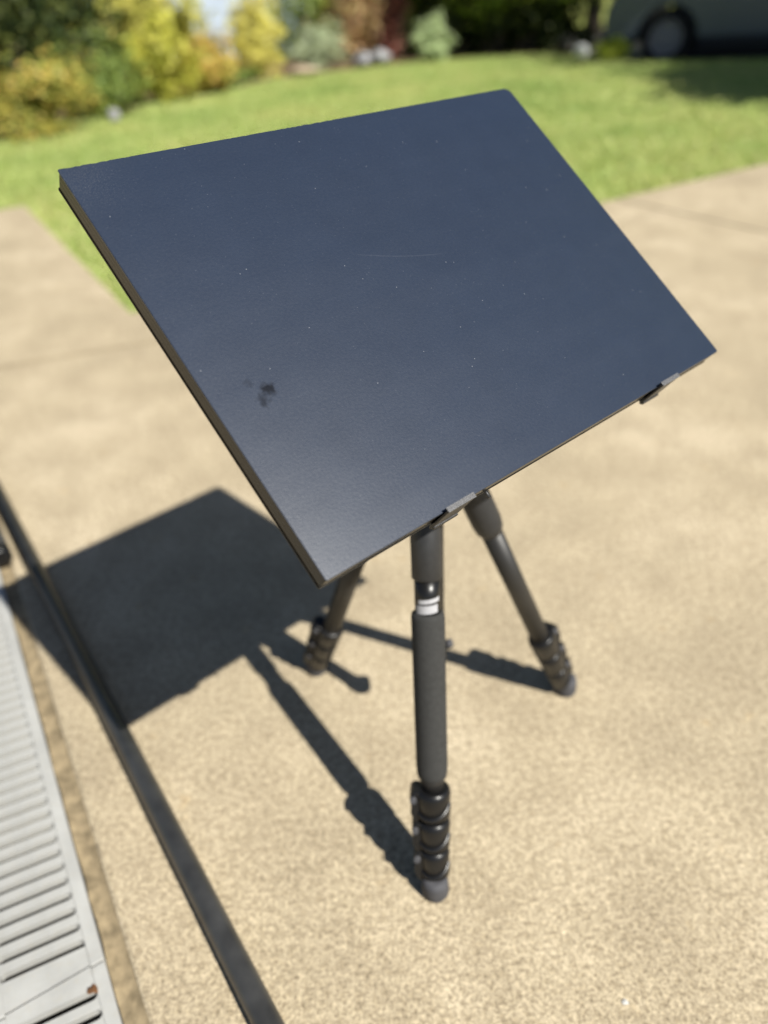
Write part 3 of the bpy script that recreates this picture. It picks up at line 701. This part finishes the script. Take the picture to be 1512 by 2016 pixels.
def tree(name, label, loc, hgt, crown_r, crown_z, matl, n, seed, size=0.07, trunk_r=0.1, clumps=70, rz=None, group=None, bark='bark', spread=.13):
    root = empty(name, (loc[0], loc[1], -0.05)); tag(root, label, 'tree', group)
    me_ = leaves(n, crown_r, crown_r, rz or crown_r*.75, crown_z, size, clumps, spread, seed); me_.materials.append(matl)
    f = bpy.data.objects.new('crown', me_); col.objects.link(f); f.parent = root; tag(f, kind='stuff')
    rr = random.Random(seed); mb_ = MB()
    mb_.tube((0, 0, 0), (0, 0, 1), [(0, trunk_r*1.35), (0.15, trunk_r), (crown_z*.6, trunk_r*.8), (crown_z, trunk_r*.45)], 14)
    for i in range(7):
        a = i*0.9 + rr.random()*.5; z0 = crown_z*rr.uniform(.45, .8)
        p0 = Vector((0, 0, z0)); p1 = Vector((math.cos(a)*crown_r*.75, math.sin(a)*crown_r*.75, crown_z + rr.uniform(-.2, .5)*crown_r*.6))
        L_ = (p1-p0).length; mb_.tube(p0, p1, [(0, trunk_r*.5), (L_*.5, trunk_r*.32), (L_, trunk_r*.1)], 8)
    mb_.build('trunk', M[bark], root, loc=1)
    return root
# broad low tree with dark space under it, behind the far end of the lawn
tree('tree', 'broad low tree with bright leaves over deep shade, left of the car', (2.75, 13.55), 3, 2.0, 1.85, LM['bright'], 16000, 51, 0.065, 0.12, 130, 1.25)
tree('tree', 'dark tree trunk and crown behind the low bright tree', (4.6, 16.6), 5, 2.9, 3.0, LM['dark'], 7000, 52, 0.12, 0.16, 70, 2.6)
GB = 'dark trees closing the back of the garden'
for i, (x, y, r, z, lab, mk) in enumerate([(-9.5, 15.5, 3.0, 2.6, 'dark tree closing the garden behind the top left shrubs', 'dark'), (-5.6, 17.5, 2.6, 2.3, 'olive green tree behind the tall olive shrub at left', 'green'),
        (-0.6, 20.5, 2.0, 2.0, 'green tree far behind the silver mound', 'green'), (1.2, 21.5, 2.4, 2.3, 'dark tree far behind the copper and maroon shrubs', 'dark'), (8.5, 19.5, 3.6, 3.2, 'dark tree far behind the car', 'dark')]):
    tree('tree', lab, (x, y), 5, r, z, LM[mk], 5200, 60+i, 0.13, 0.17, 60, z*1.0, group=GB)
# deep hedge behind the low tree: a clipped dark row
for i, (x, y) in enumerate(((1.5, 13.75), (2.3, 13.6), (3.1, 13.5))):
    root = empty('hedge_bush', (x, y, -0.05)); tag(root, ['dark hedge bush in shade under the low tree, left one', 'dark hedge bush in shade under the low tree, middle one', 'dark hedge bush in shade under the low tree, beside the car'][i], 'bush', 'hedge bushes under the low tree')
    me_ = leaves(4200, .62, .5, .6, .6, 0.06, 60, .15, 80+i); me_.materials.append(LM['dark']); f = bpy.data.objects.new('foliage', me_); col.objects.link(f); f.parent = root; tag(f, kind='stuff')
    stems(root, .4, 1.0, 6, .03, M['bark'], 90+i)
# two trees right of the frame: their shade lies on the lawn and on the parked car
def shade_tree(gx, gy, z, r, rz, seed, label, n):
    tree('tree', label, (gx + SUN_TO.x/SUN_TO.z*z, gy + SUN_TO.y/SUN_TO.z*z), z+rz, r, z, LM['green'], n, seed, 0.12, 0.14, 260, rz, group='shade trees right of the lawn', spread=.15)
shade_tree(4.95, 7.55, 3.4, 1.9, 0.7, 71, 'small spreading tree right of the lawn whose shade crosses the grass', 24000)
shade_tree(6.5, 12.4, 5.6, 3.3, 1.6, 72, 'large tree right of the parked car shading it', 42000)

# stones by the copper shrub, a pale one near the orange shrub, the white ball
def stone(px, py, r, label, sq=0.7, seed=3, m_='stone', cat='stone', name='stone', group='pale stones in the garden bed'):
    b = ground_at(px, py); rr = random.Random(seed); bm = bmesh.new(); bmesh.ops.create_icosphere(bm, subdivisions=3, radius=1)
    ph = [rr.uniform(0, 6) for _ in range(6)]
    for v in bm.verts:
        k = 1 + .13*math.sin(3*v.co.x+ph[0]) + .12*math.sin(4*v.co.y+ph[1]) + .10*math.sin(5*v.co.z+ph[2]) + .04*math.sin(11*v.co.x+ph[3])
        v.co = Vector((v.co.x*r*k*1.15, v.co.y*r*k, v.co.z*r*sq*k))
    for f in bm.faces: f.smooth = True
    me_ = bpy.data.meshes.new(name); bm.to_mesh(me_); bm.free(); me_.materials.append(M[m_]); o = bpy.data.objects.new(name, me_); col.objects.link(o)
    o.location = (b.x, b.y, r*sq*.7); tag(o, label, cat, group)
stone(715, 128, 0.13, 'pale stone under the copper shrub, left of a pair', seed=3)
stone(748, 126, 0.15, 'pale stone under the maroon shrub, right of a pair', seed=8)
stone(228, 236, 0.045, 'small pale stone right of the orange shrub at the left edge', 1.3, seed=5)
stone(602, 146, 0.16, 'flat tan stone on bare soil before the silver mound', 0.35, seed=9, m_='tanstone')
b = ground_at(1142, 128); lr = empty('globe_light', (b.x, b.y, -0.02)); tag(lr, 'white round globe on a short stake at the far lawn edge', 'garden light')
bm = bmesh.new(); bmesh.ops.create_uvsphere(bm, u_segments=24, v_segments=16, radius=0.085)
for f in bm.faces: f.smooth = True
me_ = bpy.data.meshes.new('globe'); bm.to_mesh(me_); bm.free(); me_.materials.append(M['ball']); o = bpy.data.objects.new('globe', me_); col.objects.link(o); o.parent = lr; o.location = (0, 0, 0.15)
mb = MB(); mb.tube((0, 0, -0.05), (0, 0, 1), [(0, 0.012), (0.08, 0.012), (0.085, 0.03), (0.11, 0.03)], 14); mb.build('stake', M['cardark'], lr, loc=1)

# pale blue shed far back, seen in a gap between the shrubs
sh = empty('garden_shed', (-2.15, 17.6, 0)); tag(sh, 'pale blue shed glimpsed between shrubs left of the golden conifer', 'shed')
sw, sd_, sht = 1.3, 1.2, 2.1
for i in range(12):
    m_ = MB(); z0 = i*sht/12
    m_.add([(-sw, -sd_, z0), (sw, -sd_, z0), (sw, -sd_-0.02, z0), (-sw, -sd_-0.02, z0), (-sw, -sd_+0.008, z0+sht/12), (sw, -sd_+0.008, z0+sht/12), (sw, -sd_-0.004, z0+sht/12), (-sw, -sd_-0.004, z0+sht/12)],
           [(0,1,2,3), (4,7,6,5), (3,2,6,7), (0,4,5,1), (0,3,7,4), (1,5,6,2)])
    m_.build('board', M['shed'], sh, loc=1)
m_ = MB(); m_.box((0, 0.02, sht/2), (Vector((1,0,0)), Vector((0,1,0)), Vector((0,0,1))), sw-0.01, sd_-0.02, sht/2); m_.build('wall', M['shed'], sh, loc=1)
m_ = MB(); m_.add([(-sw-.15, -sd_-.2, sht-.02), (sw+.15, -sd_-.2, sht-.02), (sw+.15, 0, sht+.6), (-sw-.15, 0, sht+.6), (sw+.15, sd_+.2, sht-.02), (-sw-.15, sd_+.2, sht-.02)], [(0,1,2,3), (3,2,4,5)]); m_.build('roof', M['shedroof'], sh, loc=1)

# ------------------------------------------------------------------ parked car
wb = ground_at(1302, 131, -0.20)                    # near wheel seen in the photo
cf = Vector((0.90, -0.436, 0)).normalized(); cl_ = Vector((-cf.y, cf.x, 0))   # along to the right; away from the camera
car = empty('parked_car'); tag(car, 'grey blue parked car in tree shade at the top right', 'car')
car.matrix_world = Matrix(((cf.x, cl_.x, 0, wb.x), (cf.y, cl_.y, 0, wb.y), (0, 0, 1, -0.20), (0, 0, 0, 1)))
WBASE, CWID, WR = 2.62, 1.78, 0.33
def arch(cx, r, n=14): return [(cx + r*math.cos(math.pi*i/n), 0.31 + r*math.sin(math.pi*i/n)) for i in range(n+1)]
low = [(-0.80, 0.30)] + arch(0, 0.385)[::-1] + arch(WBASE, 0.385)[::-1] + [(WBASE+0.75, 0.32), (WBASE+0.82, 0.62), (WBASE+0.78, 0.98), (WBASE+0.40, 1.02), (0.55, 1.04), (-0.35, 0.96), (-0.72, 0.82), (-0.84, 0.60)]
low = [p for i, p in enumerate(low)]
def extr(prof, y0, y1, name, m_, parent, bev=0.0, inset=0.0):
    mb_ = MB(); n_ = len(prof)
    vs_ = [(x, y0, z) for x, z in prof] + [(x, y1, z) for x, z in prof]
    mb_.add(vs_, [tuple(range(n_))[::-1], tuple(range(n_, 2*n_))] + [(i, (i+1) % n_, n_+(i+1) % n_, n_+i) for i in range(n_)])
    return mb_.build(name, m_, parent, bevel=bev, seg=3, loc=1)
body = extr(low, 0.0, CWID, 'body', M['carpaint'], car, 0.035)
# cabin with leaning sides
gh = [(0.62, 1.03), (1.15, 1.46), (1.5, 1.52), (2.75, 1.50), (3.12, 1.30), (3.30, 1.01)]
mb = MB(); n_ = len(gh); ins = lambda z: 0.05 + 0.22*(z-1.0)/0.5
vs_ = [(x, ins(z), z) for x, z in gh] + [(x, CWID-ins(z), z) for x, z in gh]
mb.add(vs_, [tuple(range(n_))[::-1], tuple(range(n_, 2*n_))] + [(i, (i+1) % n_, n_+(i+1) % n_, n_+i) for i in range(n_)])
mb.build('cabin', M['carpaint'], car, bevel=0.03, seg=3, loc=1)
for (x0, x1, t0, t1) in ((0.86, 1.72, 1.22, 1.72), (1.80, 2.62, 1.80, 2.62)):
    mb = MB(); z0, z1 = 1.07, 1.43
    mb.add([(x0, ins(z0)-0.006, z0), (x1, ins(z0)-0.006, z0), (t1, ins(z1)-0.006, z1), (t0, ins(z1)-0.006, z1), (x0, ins(z0)+0.01, z0), (x1, ins(z0)+0.01, z0), (t1, ins(z1)+0.01, z1), (t0, ins(z1)+0.01, z1)], [(0,1,2,3), (7,6,5,4), (0,4,5,1), (1,5,6,2), (2,6,7,3), (3,7,4,0)])
    mb.build('side_window', M['glass'], car, loc=1)
mb = MB(); mb.add([(0.66, 0.16, 1.075), (0.66, CWID-0.16, 1.075), (1.13, CWID-0.28, 1.45), (1.13, 0.28, 1.45)], [(0,1,2,3)]); 
mb.v = [(x-0.012, y, z+0.012) for x, y, z in mb.v]; mb.build('windscreen', M['glass'], car, loc=1)
extr([(0.42, 0.20), (WBASE-0.42, 0.20), (WBASE-0.42, 0.31), (0.42, 0.31)], 0.03, CWID-0.03, 'sill', M['cardark'], car, 0.01)
extr([(-0.86, 0.24), (-0.42, 0.24), (-0.42, 0.36), (-0.86, 0.40)], 0.03, CWID-0.03, 'bumper', M['cardark'], car, 0.02)
extr([(WBASE+0.42, 0.24), (WBASE+0.84, 0.24), (WBASE+0.84, 0.40), (WBASE+0.42, 0.36)], 0.03, CWID-0.03, 'bumper', M['cardark'], car, 0.02)
for x0, x1 in ((0.66, 1.72), (1.76, 2.30)):
    d_ = extr([(x0, 0.36), (x1, 0.36), (x1, 1.0), (x0, 1.0)], -0.007, 0.02, 'door', M['carpaint'], car, 0.004)
    extr([(x1-0.22, 0.86), (x1-0.06, 0.86), (x1-0.06, 0.89), (x1-0.22, 0.89)], -0.03, -0.006, 'handle', M['cardark'], d_, 0.006)
for y0 in (0.02, CWID-0.42): extr([(-0.80, 0.66), (-0.45, 0.76), (-0.45, 0.86), (-0.74, 0.80)], y0-0.006 if y0 < 1 else y0, y0+0.40 if y0 < 1 else y0+0.406, 'headlight', M['lamp'], car, 0.01)
extr([(0.0, 0.05), (WBASE, 0.05+0.1), (WBASE, 0.5), (0.0, 0.5)], 0.30, CWID-0.30, 'underbody', M['cardark'], car)
def wheel(x, y, s):
    w = empty('wheel', (x, y, WR)); w.parent = car
    a = Vector((0, -0.10*s, 0)); e = Vector((0, 1*s, 0))
    m_ = MB(); m_.tube(a, a+e, [(0.0, 0.215), (0.0, 0.27), (0.02, WR-0.015), (0.05, WR), (0.16, WR), (0.19, WR-0.02), (0.20, 0.22)], 40, cap=False); m_.build('tyre', M['tyre'], w, loc=1)
    m_ = MB(); m_.tube(a, a+e, [(0.03, 0.002), (0.03, 0.06), (0.015, 0.065), (0.015, 0.07), (0.06, 0.075), (0.065, 0.18), (0.012, 0.195), (0.008, 0.222), (0.19, 0.222)], 40, cap=False)
    for i in range(7):
        an = 2*math.pi*i/7; d = Vector((math.cos(an), 0, math.sin(an))); t = Vector((-math.sin(an), 0, math.cos(an)))
        m_.box(a + e*0.03 + d*0.13, (d, t, Vector((0, 1, 0))), 0.075, 0.024, 0.014)
    m_.build('rim', M['rim'], w, loc=1)
for x in (0, WBASE):
    wheel(x, 0.12, 1); wheel(x, CWID-0.12, -1)
